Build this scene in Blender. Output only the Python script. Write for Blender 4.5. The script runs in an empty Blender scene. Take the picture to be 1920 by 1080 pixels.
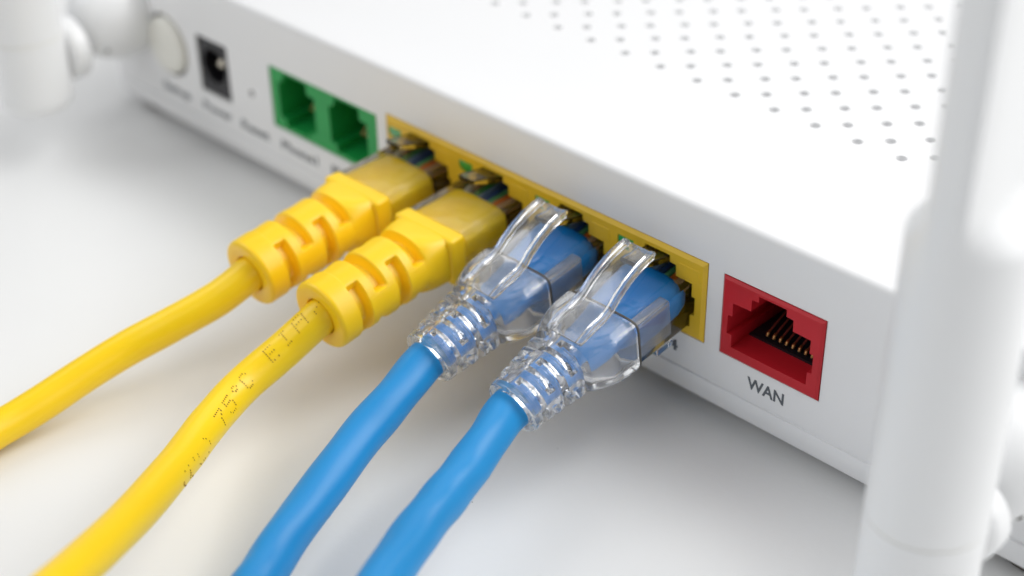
import bpy, bmesh, math, random
from mathutils import Vector, Matrix, noise
from mathutils.geometry import tessellate_polygon
random.seed(7)
PI = math.pi
MM = 0.001
SC = bpy.context.scene
COL = SC.collection
DESK_Z = -22.4            # height of the desk in router millimetres (0 = middle of the jacks)

def W(x, y, z):           # router millimetres -> world metres
    return Vector((x * MM, y * MM, (z - DESK_Z) * MM))

# ------------------------------------------------------------------ camera
R = ((0.7123353, 0.7016776, -0.0150642), (0.3756686, -0.3993292, -0.8363070), (-0.5928335, 0.5900718, -0.5480545))
cam_d = bpy.data.cameras.new('camera')
cam = bpy.data.objects.new('camera', cam_d); COL.objects.link(cam)
M = Matrix(((R[0][0], -R[1][0], -R[2][0]), (R[0][1], -R[1][1], -R[2][1]), (R[0][2], -R[1][2], -R[2][2])))
M = M.to_4x4(); M.translation = W(166.1637, -139.0287, 111.6203)
cam.matrix_world = M
cam_d.sensor_width = 36; cam_d.lens = 2961.046 / 1920 * 36
cam_d.clip_start = 0.01; cam_d.clip_end = 50
cam_d.dof.use_dof = True; cam_d.dof.focus_distance = 0.2; cam_d.dof.aperture_fstop = 12.5
SC.camera = cam

# ------------------------------------------------------------------ light
world = bpy.data.worlds.new('World'); SC.world = world; world.use_nodes = True
bg = world.node_tree.nodes['Background']
bg.inputs[0].default_value = (0.93, 0.965, 1.0, 1); bg.inputs[1].default_value = 0.12

def area(name, pos, aim, size, power, color=(1, 1, 1)):
    d = bpy.data.lights.new(name, 'AREA'); d.shape = 'RECTANGLE'; d.size, d.size_y = size
    d.energy = power; d.color = color
    o = bpy.data.objects.new(name, d); COL.objects.link(o)
    o.location = pos
    o.rotation_euler = (Vector(aim) - Vector(pos)).to_track_quat('-Z', 'Y').to_euler()
    return o
A0 = (0.03, 0, 0.02)
area('key_softbox', (0.29, 0.34, 0.51), A0, (0.50, 0.40), 2.75, (1, 0.995, 0.985))
area('side_softbox', (0.60, 0.20, 0.35), A0, (0.35, 0.45), 1.15)
area('overhead_softbox', (0.05, 0.15, 0.60), A0, (0.45, 0.45), 0.55)
area('rear_left_softbox', (-0.35, 0.40, 0.50), A0, (0.45, 0.40), 0.6)
area('left_softbox', (-0.50, -0.30, 0.50), A0, (0.5, 0.5), 1.75, (0.98, 0.99, 1))
area('front_softbox', (0.0, -0.6, 0.5), A0, (0.5, 0.4), 1.15, (0.97, 0.985, 1))
area('right_softbox', (0.62, -0.12, 0.40), A0, (0.35, 0.45), 0.35)
SC.view_settings.view_transform = 'Standard'; SC.view_settings.look = 'None'
SC.view_settings.exposure = 0.17; SC.view_settings.gamma = 1
SC.cycles.max_bounces = 24; SC.cycles.transmission_bounces = 20; SC.cycles.glossy_bounces = 8
SC.cycles.transparent_max_bounces = 16; SC.cycles.diffuse_bounces = 5
SC.cycles.sample_clamp_indirect = 6

# ------------------------------------------------------------------ materials
def mat(name, color, rough=0.4, spec=0.5, metal=0, bump=None, mottle=None, sss=0, trans=0, ior=1.5, coat=0, specks=0, speck=None):
    m = bpy.data.materials.new(name); m.use_nodes = True
    nt = m.node_tree; b = nt.nodes['Principled BSDF']; N = nt.nodes.new; L = nt.links.new
    b.inputs['Base Color'].default_value = (*color, 1)
    b.inputs['Roughness'].default_value = rough
    b.inputs['Specular IOR Level'].default_value = spec
    b.inputs['Metallic'].default_value = metal
    b.inputs['Transmission Weight'].default_value = trans
    b.inputs['IOR'].default_value = ior
    b.inputs['Coat Weight'].default_value = coat; b.inputs['Coat Roughness'].default_value = 0.12
    if sss:
        b.inputs['Subsurface Weight'].default_value = sss
        b.inputs['Subsurface Radius'].default_value = (1.0, 0.7, 0.4)
        b.inputs['Subsurface Scale'].default_value = 0.0012
    tc = N('ShaderNodeTexCoord')
    if bump:                                        # (scale, strength, distance)
        n = N('ShaderNodeTexNoise'); n.inputs['Scale'].default_value = bump[0]; n.inputs['Detail'].default_value = 4
        bp = N('ShaderNodeBump'); bp.inputs['Strength'].default_value = bump[1]; bp.inputs['Distance'].default_value = bump[2]
        L(tc.outputs['Object'], n.inputs['Vector']); L(n.outputs['Fac'], bp.inputs['Height']); L(bp.outputs['Normal'], b.inputs['Normal'])
    col_out = None
    if mottle:                                      # (scale, second colour)
        n = N('ShaderNodeTexNoise'); n.inputs['Scale'].default_value = mottle[0]; n.inputs['Detail'].default_value = 5
        r = N('ShaderNodeValToRGB'); r.color_ramp.elements[0].position = 0.35; r.color_ramp.elements[1].position = 0.68
        r.color_ramp.elements[0].color = (*color, 1); r.color_ramp.elements[1].color = (*mottle[1], 1)
        L(tc.outputs['Object'], n.inputs['Vector']); L(n.outputs['Fac'], r.inputs['Fac'])
        col_out = r.outputs['Color']
    if specks:                                      # tiny dust specks
        v = N('ShaderNodeTexVoronoi'); v.inputs['Scale'].default_value = specks; v.inputs['Randomness'].default_value = 1
        n2 = N('ShaderNodeTexNoise'); n2.inputs['Scale'].default_value = specks * 0.31
        th = N('ShaderNodeMath'); th.operation = 'MULTIPLY'; L(n2.outputs['Fac'], th.inputs[0]); th.inputs[1].default_value = 0.11
        lt = N('ShaderNodeMath'); lt.operation = 'LESS_THAN'
        sb = N('ShaderNodeMath'); sb.operation = 'SUBTRACT'; L(th.outputs[0], sb.inputs[0]); sb.inputs[1].default_value = 0.049
        L(tc.outputs['Object'], v.inputs['Vector']); L(tc.outputs['Object'], n2.inputs['Vector'])
        L(v.outputs['Distance'], lt.inputs[0]); L(sb.outputs[0], lt.inputs[1])
        mx = N('ShaderNodeMix'); mx.data_type = 'RGBA'; L(lt.outputs[0], mx.inputs['Factor'])
        if col_out: L(col_out, mx.inputs[6])
        else: mx.inputs[6].default_value = (*color, 1)
        mx.inputs[7].default_value = (*(speck or (color[0] * 0.5, color[1] * 0.49, color[2] * 0.47)), 1)
        col_out = mx.outputs[2]
    if col_out: L(col_out, b.inputs['Base Color'])
    return m

M_DESK = mat('desk_laminate', (0.80, 0.80, 0.795), 0.42, 0.4, bump=(900, 0.12, 0.0002), mottle=(14, (0.775, 0.775, 0.77)), specks=170)
M_SHELL = mat('white_abs', (0.80, 0.80, 0.805), 0.38, 0.45, bump=(2600, 0.2, 0.00005), specks=240)
M_ANT = mat('antenna_white', (0.82, 0.825, 0.83), 0.33, 0.5)
M_IVORY = mat('button_ivory', (0.78, 0.77, 0.71), 0.35, 0.4)
M_YPORT = mat('port_yellow', (0.72, 0.46, 0.018), 0.42, 0.4, bump=(1800, 0.12, 0.00004), mottle=(260, (0.66, 0.42, 0.02)))
M_GPORT = mat('port_green', (0.012, 0.33, 0.07), 0.42, 0.4, mottle=(200, (0.012, 0.30, 0.065)))
M_RPORT = mat('port_red', (0.50, 0.012, 0.022), 0.42, 0.35, bump=(1800, 0.12, 0.00004), mottle=(240, (0.45, 0.012, 0.02)))
M_BLACK = mat('jack_black', (0.012, 0.011, 0.014), 0.38, 0.4)
M_LED = mat('light_pipe_green', (0.02, 0.30, 0.045), 0.1, 0.6, coat=0.6)
M_GOLD = mat('gold_contact', (0.55, 0.36, 0.16), 0.3, 0.5, metal=1)
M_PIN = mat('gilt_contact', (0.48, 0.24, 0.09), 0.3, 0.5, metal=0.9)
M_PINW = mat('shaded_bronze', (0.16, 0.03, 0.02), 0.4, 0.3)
M_STEEL = mat('nickel_pin', (0.72, 0.66, 0.55), 0.25, 0.5, metal=1)
M_PRINT = mat('grey_print', (0.12, 0.13, 0.145), 0.6, 0.2)
M_INK = mat('cable_ink', (0.27, 0.13, 0.025), 0.7, 0.1)
M_FOOT = mat('rubber_foot', (0.10, 0.085, 0.07), 0.8, 0.2)
M_CLEAR = mat('clear_polycarbonate', (1.0, 0.998, 0.99), 0.05, 0.5, trans=1, ior=1.45, bump=(700, 0.10, 0.00006))
M_BOOTC = mat('clear_boot', (1.0, 1.0, 1.0), 0.08, 0.5, trans=0.94, ior=1.48, bump=(260, 0.10, 0.0001), coat=0.5)
M_FROST = mat('frosted_plate', (0.93, 0.94, 0.96), 0.18, 0.4, trans=0.8, ior=1.4)
M_SEAM_SHADE = mat('seam_shade', (0.09, 0.085, 0.075), 0.5, 0.3)
M_YBOOT = mat('boot_yellow', (0.95, 0.61, 0.01), 0.34, 0.45, sss=0.25, bump=(380, 0.08, 0.0001))
M_YJACK = mat('jacket_yellow', (0.95, 0.65, 0.008), 0.33, 0.45, sss=0.2, bump=(300, 0.10, 0.00012), mottle=(60, (0.95, 0.62, 0.007)))
M_BJACK = mat('jacket_blue', (0.006, 0.245, 0.58), 0.42, 0.5, sss=0.08, bump=(330, 0.12, 0.00012), mottle=(45, (0.008, 0.265, 0.62)), specks=420, speck=(0.16, 0.45, 0.72))
M_INBLUE = mat('sheath_blue_lifted', (0.012, 0.33, 0.92), 0.35, 0.5)  # jacket blue brightened to make up for light lost in the clear plastic
M_YIN = mat('wrap_yellow', (1.0, 0.68, 0.01), 0.25, 0.5, bump=(190, 0.7, 0.0006), mottle=(150, (0.95, 0.70, 0.05)))
WIRE_COL = [('wire_pale_brown', (0.42, 0.33, 0.26)), ('wire_brown', (0.13, 0.05, 0.02)), ('wire_green', (0.015, 0.17, 0.03)),
            ('wire_pale_blue', (0.10, 0.17, 0.26)), ('wire_blue', (0.015, 0.06, 0.20)), ('wire_pale_green', (0.10, 0.34, 0.14)),
            ('wire_orange', (0.62, 0.16, 0.02)), ('wire_pale_orange', (0.45, 0.26, 0.13))]
M_WIRE = [mat(n, c, 0.4, 0.4) for n, c in WIRE_COL]

# ------------------------------------------------------------------ mesh helpers (all in router millimetres)
class G:
    def __init__(self): self.v = []; self.f = []
    def add(self, vs, fs):
        o = len(self.v); self.v += [tuple(p) for p in vs]; self.f += [tuple(i + o for i in f) for f in fs]; return self
    def box(self, x0, x1, y0, y1, z0, z1):
        v = [(x, y, z) for x in (x0, x1) for y in (y0, y1) for z in (z0, z1)]
        return self.add(v, [(0, 1, 3, 2), (4, 6, 7, 5), (0, 4, 5, 1), (2, 3, 7, 6), (0, 2, 6, 4), (1, 5, 7, 3)])
    def rings(self, rings, cap0=True, cap1=True, loop=False):
        n = len(rings[0]); vs = [p for r in rings for p in r]; fs = []
        m = len(rings)
        for k in range(m - (0 if loop else 1)):
            k2 = (k + 1) % m
            for i in range(n):
                j = (i + 1) % n
                fs.append((k * n + i, k * n + j, k2 * n + j, k2 * n + i))
        if not loop:
            if cap0: fs.append(tuple(reversed(range(n))))
            if cap1: fs.append(tuple((m - 1) * n + i for i in range(n)))
        return self.add(vs, fs)
    def tube(self, pts, rad, n=12, caps=True):
        pts = [Vector(p) for p in pts]; rings = []
        t = (pts[1] - pts[0]).normalized()
        u = t.cross(Vector((0, 0, 1)));  u = u if u.length > 1e-3 else t.cross(Vector((1, 0, 0)))
        u.normalize()
        for i, p in enumerate(pts):
            a = pts[max(i - 1, 0)]; b = pts[min(i + 1, len(pts) - 1)]
            t = (b - a).normalized(); u = (u - t * u.dot(t)).normalized(); w = t.cross(u)
            r = rad[i] if isinstance(rad, (list, tuple)) else rad
            rings.append([p + (u * math.cos(q) + w * math.sin(q)) * r for q in (2 * PI * k / n for k in range(n))])
        return self.rings(rings, caps, caps)
    def prism_xz(self, outer, holes, y0, y1, hole_depth=None, lip=0.0, back=True):
        """plate in the x-z plane, front at y0 (towards -y), back at y1, with pockets for holes.
        lip: width of the chamfer around the outer edge (front corner pulled in)."""
        cx = sum(p[0] for p in outer) / len(outer); cz = sum(p[1] for p in outer) / len(outer)
        if lip:
            inn = [(x - math.copysign(lip, x - cx), z - math.copysign(lip, z - cz)) for x, z in outer]
        else: inn = outer
        loops = [[Vector((x, z, 0)) for x, z in inn]] + [[Vector((x, z, 0)) for x, z in h] for h in holes]
        tris = tessellate_polygon(loops)
        flat = [p for l in loops for p in l]
        self.add([(p.x, y0, p.y) for p in flat], [tuple(t) for t in tris])
        n = len(outer)
        rs = [[(x, y0, z) for x, z in inn]]
        if lip: rs.append([(x, y0 + lip * 0.8, z) for x, z in outer])
        rs.append([(x, y1, z) for x, z in outer])
        self.rings(rs, cap0=False, cap1=back)
        hd = hole_depth if hole_depth is not None else y1 - y0 - 0.3
        for h in holes:
            self.rings([[(x, y0, z) for x, z in h], [(x, y0 + hd, z) for x, z in h]], cap0=False, cap1=True)
        return self
    def mapped(self, fn):
        self.v = [tuple(fn(*p)) for p in self.v]; return self

def link_mesh(name, me, material, parent, origin_mm):
    o = bpy.data.objects.new(name, me); COL.objects.link(o)
    if material: me.materials.append(material)
    if parent: o.parent = parent
    else: o.location = W(*origin_mm)
    return o

ORG = {}
def root(name, org, label=None, cat=None, group=None):
    o = bpy.data.objects.new(name, None); COL.objects.link(o); o.location = W(*org); o.empty_display_size = 0.01
    ORG[o.name] = Vector(org)
    if label: o['label'] = label
    if cat: o['category'] = cat
    if group: o['group'] = group
    return o

def org_of(o):
    while o.parent: o = o.parent
    return ORG[o.name]

def part(name, g, material, parent, angle=35, bevel=0, segs=2, label=None, subsurf=0, kind=None):
    """child mesh; geometry in router millimetres, stored relative to the thing's origin in metres"""
    org = org_of(parent)
    me = bpy.data.meshes.new(name)
    me.from_pydata([((x - org.x) * MM, (y - org.y) * MM, (z - org.z) * MM) for x, y, z in g.v], [], g.f)
    bm = bmesh.new(); bm.from_mesh(me)
    bmesh.ops.remove_doubles(bm, verts=bm.verts, dist=1e-6)
    bmesh.ops.recalc_face_normals(bm, faces=bm.faces)
    bm.to_mesh(me); bm.free()
    o = link_mesh(name, me, material, parent, None)
    if bevel:
        md = o.modifiers.new('bevel', 'BEVEL'); md.width = bevel * MM; md.segments = segs; md.limit_method = 'ANGLE'; md.angle_limit = math.radians(40)
        md.harden_normals = False
    me.shade_smooth(); me.set_sharp_from_angle(angle=math.radians(angle if not bevel else 60))
    if label: o['label'] = label
    if kind: o['kind'] = kind
    return o

def arc_loop(cx, cz, r, n=32):
    return [(cx + r * math.cos(2 * PI * i / n), cz + r * math.sin(2 * PI * i / n)) for i in range(n)]

def superell(a, b, e, n, th0=0.0):
    """rounded-rectangle section: half widths a, b, exponent e; returns radius(theta)"""
    def rr(t):
        c, s = abs(math.cos(t)), abs(math.sin(t))
        return 1.0 / ((c / a) ** e + (s / b) ** e) ** (1.0 / e)
    return rr

# ------------------------------------------------------------------ desk
desk = bpy.data.objects.new('desk', bpy.data.meshes.new('desk')); COL.objects.link(desk)
n = 24; s = 1.6
desk.data.from_pydata([(-s + 2 * s * i / n, -s + 2 * s * j / n, 0) for j in range(n + 1) for i in range(n + 1)], [],
                      [(j * (n + 1) + i, j * (n + 1) + i + 1, (j + 1) * (n + 1) + i + 1, (j + 1) * (n + 1) + i) for j in range(n) for i in range(n)])
desk.data.materials.append(M_DESK); desk['kind'] = 'structure'; desk['label'] = 'white smooth desk top under the router and the cables'

# ------------------------------------------------------------------ router
X0, X1, Y1, ZT, ZB = -81.5, 119.0, 128.0, 9.9, -19.7
router = root('router', (19, 60, DESK_Z), 'white network router with two white antennas and coloured jacks along its back', 'router')

def rrect(x0, x1, y0, y1, r, inset, z, n=8):
    x0 += inset; x1 -= inset; y0 += inset; y1 -= inset; r = max(r - inset, 0.4); out = []
    for cx, cy, a0 in ((x1 - r, y0 + r, -PI / 2), (x1 - r, y1 - r, 0), (x0 + r, y1 - r, PI / 2), (x0 + r, y0 + r, PI)):
        for k in range(n + 1):
            a = a0 + PI / 2 * k / n
            out.append((cx + r * math.cos(a), cy + r * math.sin(a), z))
    return out

def solid_obj(name, g):
    me = bpy.data.meshes.new(name)
    me.from_pydata(g.v, [], g.f)
    bm = bmesh.new(); bm.from_mesh(me); bmesh.ops.remove_doubles(bm, verts=bm.verts, dist=1e-4)
    bmesh.ops.recalc_face_normals(bm, faces=bm.faces); bm.to_mesh(me); bm.free()
    o = bpy.data.objects.new(name, me); COL.objects.link(o); return o

# upper shell, with a soft top edge, then the openings cut out of it
g = G()
prof = [(-15.3, 0.0), (6.6, 0.0), (9.0, 0.32)]
for k in range(1, 7):
    a = PI / 2 * k / 6
    prof.append((9.0 + 0.9 * math.sin(a), 0.32 + 0.9 * (1 - math.cos(a))))
CR = 7.0
rings = [rrect(X0, X1, 0, Y1, CR, 1.2, -15.3)] + [rrect(X0, X1, 0, Y1, CR, i, z) for z, i in prof]
g.rings(rings)
# shallow crease where the back panel leans in towards the top edge
shell = solid_obj('tmp_shell', g)
cut = G()
YEL = (0.0, 62.44, -10.05, 2.35); RED = (65.17, 80.87, -10.08, 2.0); GRN = (-29.1, -2.55, -9.8, 1.15); BLK = (-49.35, -40.85, -9.8, 0.5)
gap = 0.12
for x0, x1, z0, z1 in (YEL, RED, GRN, BLK):
    cut.box(x0 - gap, x1 + gap, -2, 20, z0 - gap, z1 + gap)
cut.rings([[(x, -2, z) for x, z in arc_loop(-58.4, -4.3, 5.9, 40)], [(x, 9, z) for x, z in arc_loop(-58.4, -4.3, 5.9, 40)]])
cut.rings([[(x, -2, z) for x, z in arc_loop(-34.7, -5.9, 0.75, 20)], [(x, 6, z) for x, z in arc_loop(-34.7, -5.9, 0.75, 20)]])
holes = G(); nh = 0
def vent(x, y):
    global nh
    r = 0.78
    holes.rings([[(x + r * math.cos(2 * PI * i / 16), y + r * math.sin(2 * PI * i / 16), 8.65) for i in range(16)],
                 [(x + r * math.cos(2 * PI * i / 16), y + r * math.sin(2 * PI * i / 16), 12) for i in range(16)]])
    nh += 1
for j in range(0, 11):
    for k in range(-3, 13):
        x = 71.85 - 6.985 * k; y = 28.55 + 7.12 * j
        if x < 112 and x > -22: vent(x, y)
        x += 3.22; y += 3.15
        if x < 112 and x > -22: vent(x, y)
for nm, cg in (('c1', cut), ('c2', holes)):
    c = solid_obj(nm, cg); md = shell.modifiers.new(nm, 'BOOLEAN'); md.operation = 'DIFFERENCE'; md.solver = 'EXACT'; md.object = c
dg = bpy.context.evaluated_depsgraph_get()
me = bpy.data.meshes.new_from_object(shell.evaluated_get(dg))
for o in [o for o in COL.objects if o.name in ('tmp_shell', 'c1', 'c2')]: bpy.data.objects.remove(o)
me.name = 'upper_shell'
org = ORG['router']
me.transform(Matrix.Scale(MM, 4) @ Matrix.Translation(-org))
me.materials.clear()
up_shell = link_mesh('upper_shell', me, M_SHELL, router, None)
me.shade_smooth(); me.set_sharp_from_angle(angle=math.radians(30))

# lower shell: a lip recessed at the joint and a chin that leans under
g = G()
g.rings([rrect(X0, X1, 0, Y1, CR, i, z) for z, i in
         ((ZB, 3.0), (ZB, 1.1), (ZB + 0.35, 0.35), (ZB + 1.0, 0.06), (-16.1, 0.0), (-15.98, 0.05), (-15.9, 0.28), (-15.36, 0.30), (-15.36, 1.3), (-14.9, 1.3))])
part('lower_shell', g, M_SHELL, router, angle=40)
for fx, fy in ((-72, 6.5), (110, 6.5), (-72, 118), (110, 118)):
    g = G(); lp = lambda r, z: [(fx + r * math.cos(2 * PI * i / 24), fy + 0.6 * r * math.sin(2 * PI * i / 24), z) for i in range(24)]
    g.rings([lp(5.6, DESK_Z), lp(6, DESK_Z + 0.4), lp(6, ZB + 0.05)])
    part('rubber_foot', g, M_FOOT, router)

# --- jacks
JACK = [(-5.95, -8.33), (5.95, -8.33), (5.95, -6.4), (6.62, -6.25), (6.62, -3.5), (6.05, -3.45), (6.05, -1.5), (3.3, -1.42),
        (3.25, 0.2), (2.15, 0.3), (2.15, 1.3), (-2.15, 1.3), (-2.15, 0.4), (-3.2, 0.3), (-3.2, -1.4), (-6.05, -1.5), (-6.05, -3.5),
        (-6.75, -3.6), (-6.75, -6.4), (-5.95, -6.4)]
def rect(x0, x1, z0, z1): return [(x0, z0), (x1, z0), (x1, z1), (x0, z1)]

# pitch and centres of the four ganged jacks
PC = [7.8 + 15.485 * k for k in range(4)]
DY = -0.42          # proud of the panel
hl = []
for cx in PC:
    hl.append([(cx + x, z) for x, z in JACK])
LEDP = [(-6.95, 0.80), (-4.15, 0.80), (-4.12, -0.35), (-4.7, -0.85), (-5.5, -1.02), (-6.5, -0.75), (-6.95, -0.3)]
for cx in PC: hl.append([(cx + x, z) for x, z in LEDP])
g = G().prism_xz(rect(*YEL), hl, DY, 16, hole_depth=14.5, lip=0.5)
yport = part('port_block', g, M_YPORT, router, angle=20, label='yellow block of four ganged network jacks')
for cx in PC:
    g = G().prism_xz(rect(cx + 3.85, cx + 7.1, -1.05, 0.85), [], DY - 0.05, DY + 0.05, lip=0.05)
    part('blank_plate', g, M_YPORT, yport)
    lo = LEDP
    ccx = sum(p[0] for p in lo) / len(lo); ccz = sum(p[1] for p in lo) / len(lo)
    g = G(); ring = lambda k, y: [(cx + ccx + (x - ccx) * k, y, ccz + (z - ccz) * k) for x, z in lo]
    g.rings([ring(0.82, DY + 0.03), ring(0.95, DY + 0.08), ring(0.98, DY + 0.3), ring(0.98, 3)])
    part('indicator_light', g, M_LED, yport, angle=50)
def contacts(cx, parent):
    for k in range(8):
        x = cx - 3.56 + 1.017 * k
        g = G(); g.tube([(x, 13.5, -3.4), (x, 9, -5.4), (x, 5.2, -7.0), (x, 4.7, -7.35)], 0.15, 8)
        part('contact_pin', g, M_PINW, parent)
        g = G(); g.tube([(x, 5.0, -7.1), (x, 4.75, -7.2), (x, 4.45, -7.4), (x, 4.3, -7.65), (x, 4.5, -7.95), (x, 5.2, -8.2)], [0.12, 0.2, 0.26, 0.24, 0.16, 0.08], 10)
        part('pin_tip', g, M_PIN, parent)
rcx = (RED[0] + RED[1]) / 2 + 0.05
g = G().prism_xz(rect(*RED), [[(rcx + x, z) for x, z in JACK]], DY + 0.05, 16, hole_depth=14.5, lip=0.35)
rport = part('port_block', g, M_RPORT, router, angle=20, label='red single jack block above the WAN lettering')
contacts(rcx, rport)
g = G(); g.box(rcx - 5.85, rcx + 5.85, 3.5, 13.8, -8.3, -7.95).box(rcx - 5.85, rcx + 5.85, 11.5, 13.8, -7.9, -1.6).box(rcx - 2.1, rcx + 2.1, 8, 13.8, -1.5, 1.2)
part('socket_dark_plates', g, M_BLACK, rport)  # black slot floor under the contacts; back plates added as the socket's deep shade
# green pair of telephone jacks
PH = [(-5.0, 0.75), (-5.15, -0.75), (-6.5, -1.2), (-6.4, -7.6), (-5.1, -7.7), (-4.95, -8.95), (0.9, -8.95), (1.1, -7.9), (2.75, -7.75), (2.75, -1.3), (1.0, -1.1), (0.95, 0.75)]
PH = list(reversed(PH))
hl = [[(-20.6 + x, z) for x, z in PH], [(-7.7 + x, z) for x, z in PH]]
g = G().prism_xz(rect(*GRN), hl, 0.05, 16, hole_depth=13, lip=0.15)
gport = part('port_block', g, M_GPORT, router, angle=20, label='green block with a pair of telephone jacks')
for c in (-22.3, -9.4):
    for k in range(4):
        x = c - 1.6 + 1.05 * k
        g = G(); g.tube([(x, 11, -1.6), (x, 5, -5.6), (x, 4, -6.6), (x, 6, -8.2)], 0.2, 8)
        part('contact_pin', g, M_GOLD, gport)
# black power jack
bx = (BLK[0] + BLK[1]) / 2
g = G().prism_xz(rect(*BLK), [arc_loop(bx + 0.2, -4.2, 3.15, 36)], 0.05, 14, hole_depth=11, lip=0.3)
pj = part('power_jack', g, M_BLACK, router, angle=25)
g = G(); rg = lambda r, y: [(x, y, z) for x, z in arc_loop(bx + 0.2, -4.2, r, 20)]
g.rings([rg(0.5, 1.2), rg(0.85, 1.5), rg(1.0, 2.2), rg(1.0, 11)])
part('centre_pin', g, M_STEEL, pj)
# push button
g = G(); rg = lambda r, y: [(x, y, z) for x, z in arc_loop(-58.4, -4.3, r, 48)]
g.rings([rg(4.3, -0.9), rg(4.9, -0.75), rg(5.2, -0.3), rg(5.25, 0.2), rg(5.25, 8.5)])
part('push_button', g, M_IVORY, router, angle=50)

# lettering
def text(txt, x0, zbase, cap, width=None):
    c = bpy.data.curves.new('t', 'FONT'); c.body = txt; c.size = 1.0; c.resolution_u = 4; c.offset = 0.026
    o = bpy.data.objects.new('t', c); COL.objects.link(o)
    dg = bpy.context.evaluated_depsgraph_get(); dg.update()
    m = bpy.data.meshes.new_from_object(o.evaluated_get(dg))
    bpy.data.objects.remove(o)
    xs = [v.co.x for v in m.vertices]; x_lo, x_hi = min(xs), max(xs)
    sc = cap / 0.729
    sx = sc if not width else width / (x_hi - x_lo)
    g = G(); g.add([(x0 + (v.co.x - x_lo) * sx, -0.025, zbase + v.co.y * sc) for v in m.vertices], [tuple(p.vertices) for p in m.polygons])
    g.add([(x0 + (v.co.x - x_lo) * sx, 0.01, zbase + v.co.y * sc) for v in m.vertices], [tuple(reversed(p.vertices)) for p in m.polygons])
    return part('lettering', g, M_PRINT, router, angle=30, label='grey printed word ' + txt)
text('WAN', 69.9, -13.55, 1.85, 5.9)
for k, cx in enumerate(PC): text('LAN%d' % (k + 1), cx - 3.6, -13.5, 1.75, 7.5)
text('Setup', -61.6, -13.6, 1.7, 8.1)
text('Power', -49.6, -13.6, 1.7, 8.2)
text('Reset', -38.6, -13.6, 1.7, 7.6)
text('Phone1', -27.6, -13.6, 1.7, 9.4)
text('Phone2', -14.6, -13.6, 1.7, 9.6)

# --- antennas
def antenna(ax):
    az, yb = -4.2, -20.5
    def disc(y0, y1, r, round_=1.5, n=40, cz=az):
        rr = [(y0, r - round_)]
        for k in range(1, 7):
            a = PI / 2 * k / 6; rr.append((y0 - round_ * 0 + (round_ * (1 - math.cos(a)) if y1 > y0 else -round_ * (1 - math.cos(a))), r - round_ + round_ * math.sin(a)))
        rr.append((y1, r))
        return [[(ax + q * math.cos(2 * PI * i / n), y, cz + q * math.sin(2 * PI * i / n)) for i in range(n)] for y, q in rr]
    # barrel and flat blade in one body
    g = G(); n = 56; rings = []
    rb = 6.45
    secs = []
    for k in range(8):            # rounded bottom
        a = PI / 2 * k / 7
        secs.append((-13.2 + 3.2 * (1 - math.cos(a)), rb - 3.2 + 3.2 * math.sin(a), 0))
    secs += [(0.85, rb, 0)]
    secs2 = [(1.15, rb, 0), (20, rb * 0.985, 0), (34.6, rb * 0.97, 0)]
    def section(z, r, t):
        out = []
        hx, hy = 2.35, 6.3
        for i in range(n):
            a = 2 * PI * i / n
            se = superell(hx, hy, 8.0, 0)(a)
            q = r * (1 - t) + se * t
            out.append((ax + q * math.cos(a) + 0.1 * t, yb + q * math.sin(a), z))
        return out
    g.rings([section(*s_) for s_ in secs])
    a_root = part('antenna', g, M_ANT, router, angle=40)
    g = G()
    for k in range(1, 13):        # blend from the round barrel into the flat blade
        t = k / 12; secs2.append((34.6 + 6.0 * t, rb * 0.97, t * t * (3 - 2 * t)))
    secs2 += [(110, rb, 1.0), (150, rb, 1.0), (152, rb * 0.8, 1.0)]
    g.rings([section(*s_) for s_ in secs2])
    part('blade', g, M_ANT, a_root, angle=40)
    g = G(); g.rings([section(z, q, 0) for z, q in ((0.5, 5.2), (0.6, rb - 0.14), (1.4, rb - 0.14), (1.5, 5.2))])
    part('seam_ring', g, M_IVORY, a_root, angle=40)
    g = G(); g.rings(disc(-14.9, -11.6, 5.6, 1.4)); part('hinge_disc', g, M_ANT, a_root, angle=40)
    g = G(); g.rings([[(ax + 3 * math.cos(2 * PI * i / 24), y, az + 3 * math.sin(2 * PI * i / 24)) for i in range(24)] for y in (-17, -7)])
    part('hinge_pin', g, M_ANT, a_root)
    # domed knuckle on the router
    g = G(); rr = []
    for k in range(0, 15):
        a = PI / 2 * k / 14
        rr.append((-10.8 + 8.0 * (1 - math.cos(a)), 1.5 + 6.2 * math.sin(a)))
    rr.append((0.5, 7.7))
    g.rings([[(ax + q * math.cos(2 * PI * i / 48), y, -1.2 + q * math.sin(2 * PI * i / 48)) for i in range(48)] for y, q in rr])
    part('hinge_knuckle', g, M_ANT, a_root, angle=50)
    g = G(); g.rings([[(ax + 4.4 + 0.8 * math.cos(2 * PI * i / 16), y, -4.6 + 0.8 * math.sin(2 * PI * i / 16)) for i in range(16)] for y in (-8.2, -3)])
    part('screw_recess', g, M_FOOT, a_root)
antenna(-70.3); antenna(107.9)

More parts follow.
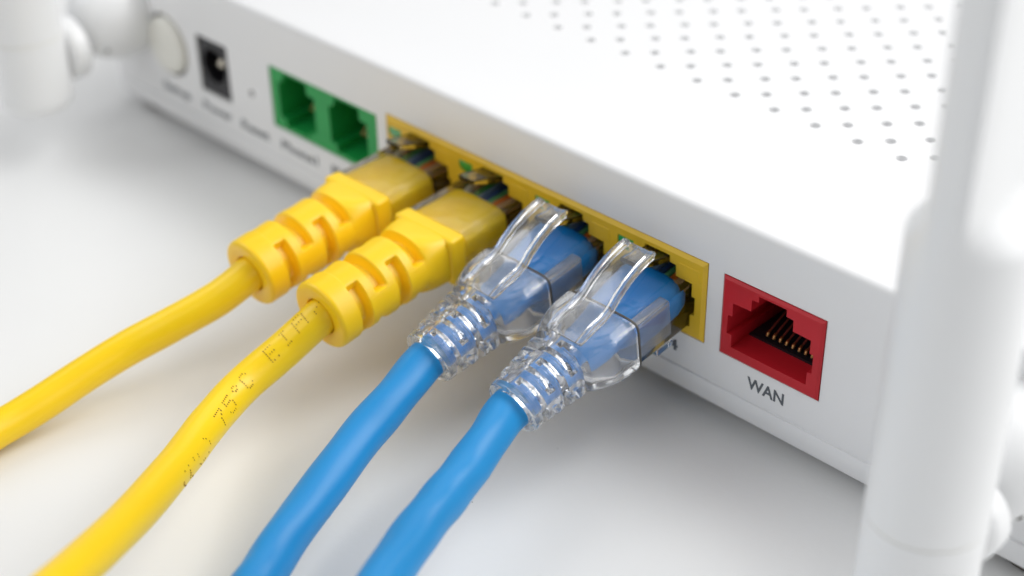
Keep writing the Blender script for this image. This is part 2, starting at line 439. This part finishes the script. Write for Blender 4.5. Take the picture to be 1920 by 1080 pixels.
# ------------------------------------------------------------------ plugs
def bender(cx, cz, a0, a1, s1, s2):
    """maps (x, s, h): x sideways, s outwards from the panel along the plug, h up -> router millimetres"""
    step = 0.25; tab = [(0.0, cz, math.radians(a0))]
    y, z = 0.0, cz; s_ = 0.0
    while s_ < 45:
        t = min(max((s_ - s1) / (s2 - s1), 0), 1); a = math.radians(a0 + (a1 - a0) * t)
        y -= math.cos(a) * step; z -= math.sin(a) * step; s_ += step; tab.append((y, z, a))
    def f(x, s, h):
        if s <= 0:
            a = math.radians(a0); y, z = -s * math.cos(a), cz - s * math.sin(a)
            y = -s * math.cos(a); z = cz - s * math.sin(a)
        else:
            i = min(s / step, len(tab) - 1.001); k = int(i); u = i - k
            y = tab[k][0] * (1 - u) + tab[k + 1][0] * u; z = tab[k][1] * (1 - u) + tab[k + 1][1] * u
            a = tab[k][2] * (1 - u) + tab[k + 1][2] * u
        return (cx + x, y - math.sin(a) * h, z + math.cos(a) * h)
    return f

def sring(s, rf, ths): return [(rf(t) * math.cos(t), s, rf(t) * math.sin(t)) for t in ths]
TH = [2 * PI * i / 64 for i in range(64)]

def clear_plug(f, parent, rear):
    # body (moulded clear block) : inserted nose to rear edge
    g = G()
    def sec(s, hw, top, bot, c=0.35):
        pts = []
        for x, h, sx, sh in ((hw, top, 1, 1), (-hw, top, -1, 1), (-hw, bot, -1, -1), (hw, bot, 1, -1)):
            cc = [(x, h - sh * c), (x - sx * c * 0.3, h - sh * c * 0.3), (x - sx * c, h)]
            if (sx, sh) in ((-1, 1), (1, -1)): cc.reverse()
            pts += cc
        return [(x, s, h) for x, h in pts]
    g.rings([sec(-11, 5.3, 3.0, -3.0), sec(-10.5, 5.7, 3.25, -3.25), sec(-1, 5.8, 3.3, -3.3), sec(rear, 5.8, 3.3, -3.3)])
    g.mapped(f)
    body = part('plug_body', g, M_CLEAR, parent, angle=30)
    # latch
    g = G()
    L = [(-9.5, 3.35, 3.3), (-8.8, 4.3, 3.25), (-3.5, 5.0, 3.0), (-1.2, 5.7, 2.15), (0.0, 6.1, 2.05), (2.6, 6.9, 1.75), (4.6, 7.5, 1.55), (5.3, 7.6, 1.5)]
    rs = []
    for s, h, w in L:
        th = 1.0 if s < 4 else 0.75
        rs.append([(-w, s, h - th), (w, s, h - th), (w, s, h), (-w, s, h)])
    g.rings(rs); g.mapped(f)
    part('latch', g, M_CLEAR, body, bevel=0.15)
    for k in range(8):
        x = -3.56 + 1.017 * k
        g = G(); g.box(x - 0.16, x + 0.16, -10.4, -5.5, -3.2, -0.4); g.mapped(f)
        part('contact_blade', g, M_GOLD, body)
    return body

def wires(f, parent, s_end, h0, spread=1.02):
    for k in range(8):
        x = -3.55 * spread / 1.02 + spread * k
        g = G(); g.tube([(x * 0.98, -9.5, h0 - 0.6), (x, -4, h0), (x, 0, h0), (x * 0.97, s_end - 1, h0 + 0.05 * math.sin(k * 2.1)), (x * 0.8, s_end + 1.2, h0 - 0.7)], 0.47, 10)
        g.mapped(f); part('wire', g, M_WIRE[k], parent)

def rsec(s, a, b, e, dz=0.0):
    rf = superell(a, b, e, 0)
    return [(x, s_, h + dz) for x, s_, h in sring(s, rf, TH)]

# --- yellow cable end: moulded boot with slots
def yellow_end(cx, parent, tag=''):
    f = bender(cx, -4.9, 3.2, 8.0, 12, 34)
    body = clear_plug(f, parent, 11.6)
    wires(f, body, 2.6, 2.15)
    # jacket and inner moulding seen inside the clear plug
    g = G(); g.rings([rsec(2.5, 3.4, 1.7, 3.6, 0.3), rsec(2.75, 4.6, 2.3, 4.5, 0.3), rsec(3.3, 4.85, 2.7, 5, 0.2), rsec(8, 5.0, 2.85, 5, 0), rsec(11.5, 5.1, 2.9, 6, 0)]); g.mapped(f)
    part('inner_sheath', g, M_YIN, body, angle=50)
    # collar
    g = G()
    def bx(s, w, top, bot): return [(-w, s, bot), (w, s, bot), (w, s, top), (-w, s, top)]
    g.rings([bx(11.3, 5.85, 3.6, -3.6), bx(14.3, 5.95, 3.75, -3.9)]); g.mapped(f)
    boot = part('boot_collar', g, M_YBOOT, parent, bevel=0.65, segs=4)
    # ribbed strain relief: polar grid with slots
    def radius(s, th):
        t = min(max((s - 14.0) / 5.5, 0), 1)
        e = 5.0 - 3.0 * min(1, t * 1.3); a = 5.35 - 0.3 * min(max((s - 14.0) / 19, 0), 1); b = 3.9 + 1.1 * t
        b = min(b, 5.0)
        if s > 30.2: a += 0.1; b += 0.1
        r = superell(a, b, max(e, 2.0), 0)(th)
        def sm(d, w):
            q = min(max(0.5 - d / w, 0), 1); return q * q * (3 - 2 * q)
        cut = 0.0
        for s0, top in SLOTS:
            ds = abs(s - s0) - 0.82
            for c, half in (((PI / 2, 1.10), (3 * PI / 2, 1.10)) if top else ((0, 0.98), (PI, 0.98))):
                da = abs((th - c + PI) % (2 * PI) - PI) - half
                v = sm(ds, 0.6) * sm(da * r, 0.5)
                cut = max(cut, v)
        return r - 1.5 * cut
    SLOTS = [(19.0, True), (22.4, False), (25.9, True), (29.3, False)]
    ss = [14.1]; x = 14.3
    while x < 32.95: ss.append(x); x += 0.12
    THF = [2 * PI * i / 180 for i in range(180)]
    g = G(); rs = []
    rs.append([(3.0 * math.cos(t), 14.0, 3.0 * math.sin(t)) for t in THF])
    for s in ss: rs.append([(radius(s, t) * math.cos(t), s, radius(s, t) * math.sin(t)) for t in THF])
    for k in range(1, 6):
        a = PI / 2 * k / 5
        rs.append([((radius(32.9, t) - 0.7 * (1 - math.cos(a))) * math.cos(t), 32.9 + 0.65 * math.sin(a), (radius(32.9, t) - 0.7 * (1 - math.cos(a))) * math.sin(t)) for t in THF])
    for r, s in ((3.1, 33.5), (2.75, 33.35), (2.62, 32.8), (2.6, 29)):
        rs.append([(r * math.cos(t), s, r * math.sin(t)) for t in THF])
    g.rings(rs); g.mapped(f)
    part('strain_relief', g, M_YBOOT, parent, angle=42)
    return f

# --- clear cable end
def clear_end(cx, parent):
    f = bender(cx, -4.9, 7.4, 15.5, 13, 27)
    body = clear_plug(f, parent, 10.6)
    wires(f, body, -1.0, 2.0)
    # blue sheath flattened inside the plug, rounded nose
    g = G()
    g.rings([rsec(-0.9, 0.8, 0.5, 2, 0.5), rsec(-0.6, 2.6, 1.4, 2.2, 0.5), rsec(0.3, 3.9, 2.1, 2.4, 0.5), rsec(1.8, 4.45, 2.35, 2.6, 0.4), rsec(6, 4.3, 2.5, 2.6, 0.2),
             rsec(10.2, 3.7, 2.7, 2.3, 0), rsec(13, 2.9, 2.72, 2, 0), rsec(16, 2.72, 2.7, 2, 0), rsec(28.2, 2.62, 2.62, 2, 0)])
    g.mapped(f)
    part('inner_sheath', g, M_INBLUE, body, angle=60)
    # boot: outer skin and inner bore
    SL = [19.2 + 1.86 * i for i in range(5)]
    def outer(s, th):
        t = min(max((s - 11.1) / 7.6, 0), 1)
        q = min(max((t - 0.45) / 0.55, 0), 1); a = 6.2 - 1.4 * t ** 2.2; b = 4.05 - 0.1 * t; e = 9.0 - 5.8 * q
        if s > 18.7: t2 = (s - 18.7) / 10; a, b, e = 4.8 - 0.85 * t2, 3.98 - 0.15 * t2, 3.2 - 1.1 * t2
        r = superell(a, b, e, 0)(th)
        cut = 0
        for k, s0 in enumerate(SL):
            v = min(max(0.5 - (abs(s - s0) - 0.44) / 0.26, 0), 1)
            if v <= 0: continue
            near = min(abs((th - c + PI) % (2 * PI) - PI) for c in ((0.56 * PI, 1.56 * PI) if k % 2 == 0 else (0.06 * PI, 1.06 * PI)))
            w = min(max((near - 0.24) / 0.14, 0), 1)
            cut = max(cut, v * v * (3 - 2 * v) * w * w * (3 - 2 * w))
        return r - (r - 3.08) * 0.97 * cut
    def inner(s, th):
        t = min(max((s - 15.0) / 3.0, 0), 1)
        return superell(5.2 - 2.4 * t, 3.2 - 0.4 * t, 6 - 4 * t, 0)(th)
    THF = [2 * PI * i / 216 for i in range(216)]
    g = G(); rs = []
    so = [11.0, 11.15] + [11.6 + 0.8 * i for i in range(9)]
    x = 18.4
    while x < 28.2: so.append(x); x += 0.12
    for s in so:
        k = 0.97 if s == 11.0 else 1
        rs.append([(outer(s, t) * k * math.cos(t), s, outer(s, t) * k * math.sin(t)) for t in THF])
    for k in range(1, 6):
        a = PI / 2 * k / 5
        rs.append([((outer(28.2, t) - 0.3 * (1 - math.cos(a))) * math.cos(t), 28.2 + 0.3 * math.sin(a), (outer(28.2, t) - 0.3 * (1 - math.cos(a))) * math.sin(t)) for t in THF])
    si = [28.5, 28.0, 26, 24, 22, 20, 18.2, 17, 16, 15.4, 14.9, 14, 12.5, 11.0]
    for s in si: rs.append([(inner(s, t) * math.cos(t), s, inner(s, t) * math.sin(t)) for t in THF])
    g.rings(rs, loop=True); g.mapped(f)
    boot = part('clear_boot', g, M_BOOTC, parent, angle=35)
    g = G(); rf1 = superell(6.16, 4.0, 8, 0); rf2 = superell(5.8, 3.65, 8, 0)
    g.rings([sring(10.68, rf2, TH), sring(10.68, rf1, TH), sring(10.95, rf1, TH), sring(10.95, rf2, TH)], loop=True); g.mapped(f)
    part('seam_shadow', g, M_SEAM_SHADE, boot, angle=50)  # dark ring added as the shadow line between plug and boot
    # side arms reaching forward along the plug
    for sx in (-1, 1):
        g = G()
        a = [(sx * 5.5, -2.4), (sx * 5.5, 2.9), (sx * 4.1, 2.95), (sx * 4.1, 2.7), (sx * 5.1, 2.2), (sx * 5.1, -2.4)]
        g.rings([[(x, s, h) for x, h in a] for s in (4.2, 4.5, 10.5)]); g.mapped(f)
        part('side_arm', g, M_FROST, boot)
    # latch guard: channel-shaped springy tongue
    L = [(18.2, 4.05), (17.2, 4.4), (15.5, 4.85), (13.4, 5.1), (12.0, 5.6), (10.6, 6.6), (8.6, 7.65), (6.4, 8.4), (4.2, 8.8), (3.2, 8.8), (2.8, 8.6)]
    g = G(); rs = []
    for i, (s, h) in enumerate(L):
        w = 2.95 - 0.35 * i / (len(L) - 1); th = 0.55
        a = L[max(i - 1, 0)]; b = L[min(i + 1, len(L) - 1)]
        d = Vector((b[0] - a[0], b[1] - a[1])).normalized(); nx, ny = -d.y * -1, d.x * -1      # normal (s,h)
        nx, ny = d.y, -d.x
        if ny < 0: nx, ny = -nx, -ny
        prof2 = [(-w, -1.0), (-w + 0.75, -1.0), (-w + 0.95, -th), (w - 0.95, -th), (w - 0.75, -1.0), (w, -1.0), (w, 0.25), (w - 0.2, 0.32), (w - 0.7, 0.25), (w - 0.85, 0), (-w + 0.85, 0), (-w + 0.7, 0.25), (-w + 0.2, 0.32), (-w, 0.25)]
        k = 1.0 if 0 < i < len(L) - 1 else 0.5
        rs.append([(x, s + nx * q * k, h + ny * q * k) for x, q in prof2])
    g.rings(rs); g.mapped(f)
    part('latch_guard', g, M_BOOTC, boot, angle=50, bevel=0.12)
    # clear foot of the plug below the jack mouth
    g = G(); g.box(3.2, 5.4, 3.6, 6.8, -4.9, -3.35); g.mapped(f)
    part('lower_lug', g, M_CLEAR, body, bevel=0.2)
    return f

# ------------------------------------------------------------------ cable jackets
def catmull(P, n=14):
    P = [Vector(p) for p in P]; P = [P[0] * 2 - P[1]] + P + [P[-1] * 2 - P[-2]]; out = []
    for i in range(1, len(P) - 2):
        for k in range(n):
            t = k / n; a, b, c, d = P[i - 1], P[i], P[i + 1], P[i + 2]
            out.append(0.5 * ((2 * b) + (c - a) * t + (2 * a - 5 * b + 4 * c - d) * t * t + (3 * b - a - 3 * c + d) * t ** 3))
    out.append(P[-2]); return out

def jacket_m(parent, m, pts, r, wob, seed, twist=0.28):
    path = catmull(pts); L = [0]
    for a, b in zip(path, path[1:]): L.append(L[-1] + (b - a).length)
    N = int(L[-1] / 0.5); res = []; k = 0
    for i in range(N + 1):
        d = L[-1] * i / N
        while k < len(L) - 2 and L[k + 1] < d: k += 1
        t = (d - L[k]) / (L[k + 1] - L[k]); res.append(path[k].lerp(path[k + 1], t))
    t = (res[1] - res[0]).normalized(); u = Vector((0, 0, 1)); u = (u - t * u.dot(t)).normalized()
    frames = []; rings = []; n = 40
    for i, p in enumerate(res):
        a = res[max(i - 1, 0)]; b = res[min(i + 1, N)]; t = (b - a).normalized()
        u = (u - t * u.dot(t)).normalized(); w = t.cross(u); frames.append((p, u.copy(), w.copy(), t))
        d = L[-1] * i / N; ring = []
        for j in range(n):
            q = 2 * PI * j / n
            dr = wob * (0.28 * math.cos(2 * (q - d * twist * (1 + 0.3 * math.sin(d * 0.11 + seed))) + seed) + 1.3 * noise.noise(Vector((math.cos(q) * 0.8 + seed, math.sin(q) * 0.8, d * 0.10))))
            ring.append(p + (u * math.cos(q) + w * math.sin(q)) * (r + dr))
        rings.append(ring)
    g = G(); g.rings(rings)
    return frames, L[-1], part('jacket', g, m, parent, angle=60)

CAB = [
 ('yellow network cable with moulded yellow boot, plugged in beside the green jacks', 'y'),
 ('yellow network cable with dotted black print along its jacket, second cable from the green jacks', 'y'),
 ('blue network cable with clear boot, plugged in right beside a yellow cable', 'b'),
 ('blue network cable with clear boot, plugged in nearest the red WAN jack', 'b')]
PATH = [
 [(6.2, -38.0, -10.2), (3.6, -44.0, -12.7), (0.9, -50.1, -15.0), (-0.4, -56.6, -16.8), (-1.0, -63.2, -18.3), (-1.4, -69.7, -19.3), (-1.0, -81.7, -19.85), (-1.6, -92.3, -19.85), (-4, -112, -19.85)],
 [(21.6, -38.5, -11.2), (21.2, -45.7, -13.7), (24.4, -53.6, -13.8), (29.1, -61.0, -12.7), (35.9, -71.3, -10.0), (42.8, -81.3, -6.0), (50.3, -92.3, -1.0), (56.2, -101.8, 3.0)],
 [(40.2, -36.8, -12.2), (41.3, -42.7, -13.5), (44.3, -51.4, -14.6), (48.1, -61.0, -15.2), (53.8, -71.7, -15.0), (59.8, -82.3, -14.0), (68, -97, -12)],
 [(56.1, -34.1, -10.2), (58.4, -41.0, -10.6), (61.3, -49.2, -10.3), (65.0, -57.3, -9.5), (70.1, -67.9, -8.0), (75.4, -78.4, -6.0), (82, -91, -3)]]
DOTS = {
 'A': ['01110', '10001', '10001', '11111', '10001', '10001', '10001'], 'I': ['01110', '00100', '00100', '00100', '00100', '00100', '01110'],
 'E': ['11111', '10000', '10000', '11110', '10000', '10000', '11111'], 'C': ['01110', '10001', '10000', '10000', '10000', '10001', '01110'],
 'o': ['0110', '1001', '0110', '0000', '0000', '0000', '0000'], '5': ['11111', '10000', '11110', '00001', '00001', '10001', '01110'],
 '7': ['11111', '00001', '00010', '00100', '00100', '00100', '00100'], ')': ['100', '010', '001', '001', '001', '010', '100'],
 'L': ['10000', '10000', '10000', '10000', '10000', '10000', '11111'], 'U': ['10001', '10001', '10001', '10001', '10001', '10001', '01110'],
 '(': ['001', '010', '100', '100', '100', '010', '001'], '/': ['00001', '00001', '00010', '00100', '01000', '10000', '10000'], ' ': ['000'] * 7}

for k, (lab, c) in enumerate(CAB):
    t = root('network_cable', (PC[k], 0, -4.9), lab, 'network cable', 'network cables plugged into the yellow jacks')
    if c == 'y':
        f = yellow_end(PC[k], t); p0 = [f(0, 29, 0), f(0, 33.0, 0)]; r, wob = 2.52, 0.05
        m = M_YJACK
    else:
        f = clear_end(PC[k], t); p0 = [f(0, 27.2, 0), f(0, 30, 0)]; r, wob = 2.78, 0.21
        m = M_BJACK
    frames, LT, jk = jacket_m(t, m, p0 + PATH[k], r, wob, k * 3.7)
    if k == 1:
        # dot-matrix print, reading towards the plug
        g = G()
        def put(word, d0, phi0, fade=1.0):
            d = d0
            for ch in word:
                rows = DOTS[ch]
                for ry, row in enumerate(rows):
                    for cx_, b in enumerate(row):
                        if b != '1' or random.random() > fade: continue
                        dd = d - cx_ * 0.42; i = dd / LT * (len(frames) - 1); i0 = int(i)
                        if i0 < 0 or i0 > len(frames) - 2: continue
                        p, u, w, tt = frames[i0]; p = p.lerp(frames[i0 + 1][0], i - i0)
                        q = -0.45 - 0.043 * (dd - 12) + (3 - ry) * 0.34 / r
                        nrm = u * math.cos(q) + w * math.sin(q); tg = -u * math.sin(q) + w * math.cos(q)
                        c0 = p + nrm * (r + 0.03)
                        n_ = 7; rx = 0.06 + random.random() * 0.03; rz = 0.10 + random.random() * 0.05
                        ring = [c0 + tt * rx * math.cos(2 * PI * a / n_) + tg * rz * math.sin(2 * PI * a / n_) for a in range(n_)]
                        low = [p_ - nrm * 0.12 for p_ in ring]
                        g.rings([low, ring])
                d -= (len(rows[0]) + 2.0) * 0.42
            return d
        for wd, d0, fd in (('75oC', 28.0, 1.0), ('EIA/', 13.5, 0.95), ('(UL)', 41.0, 0.5)): put(wd, d0, 0, fd)
        part('printed_marking', g, M_INK, jk, angle=30, kind='stuff')
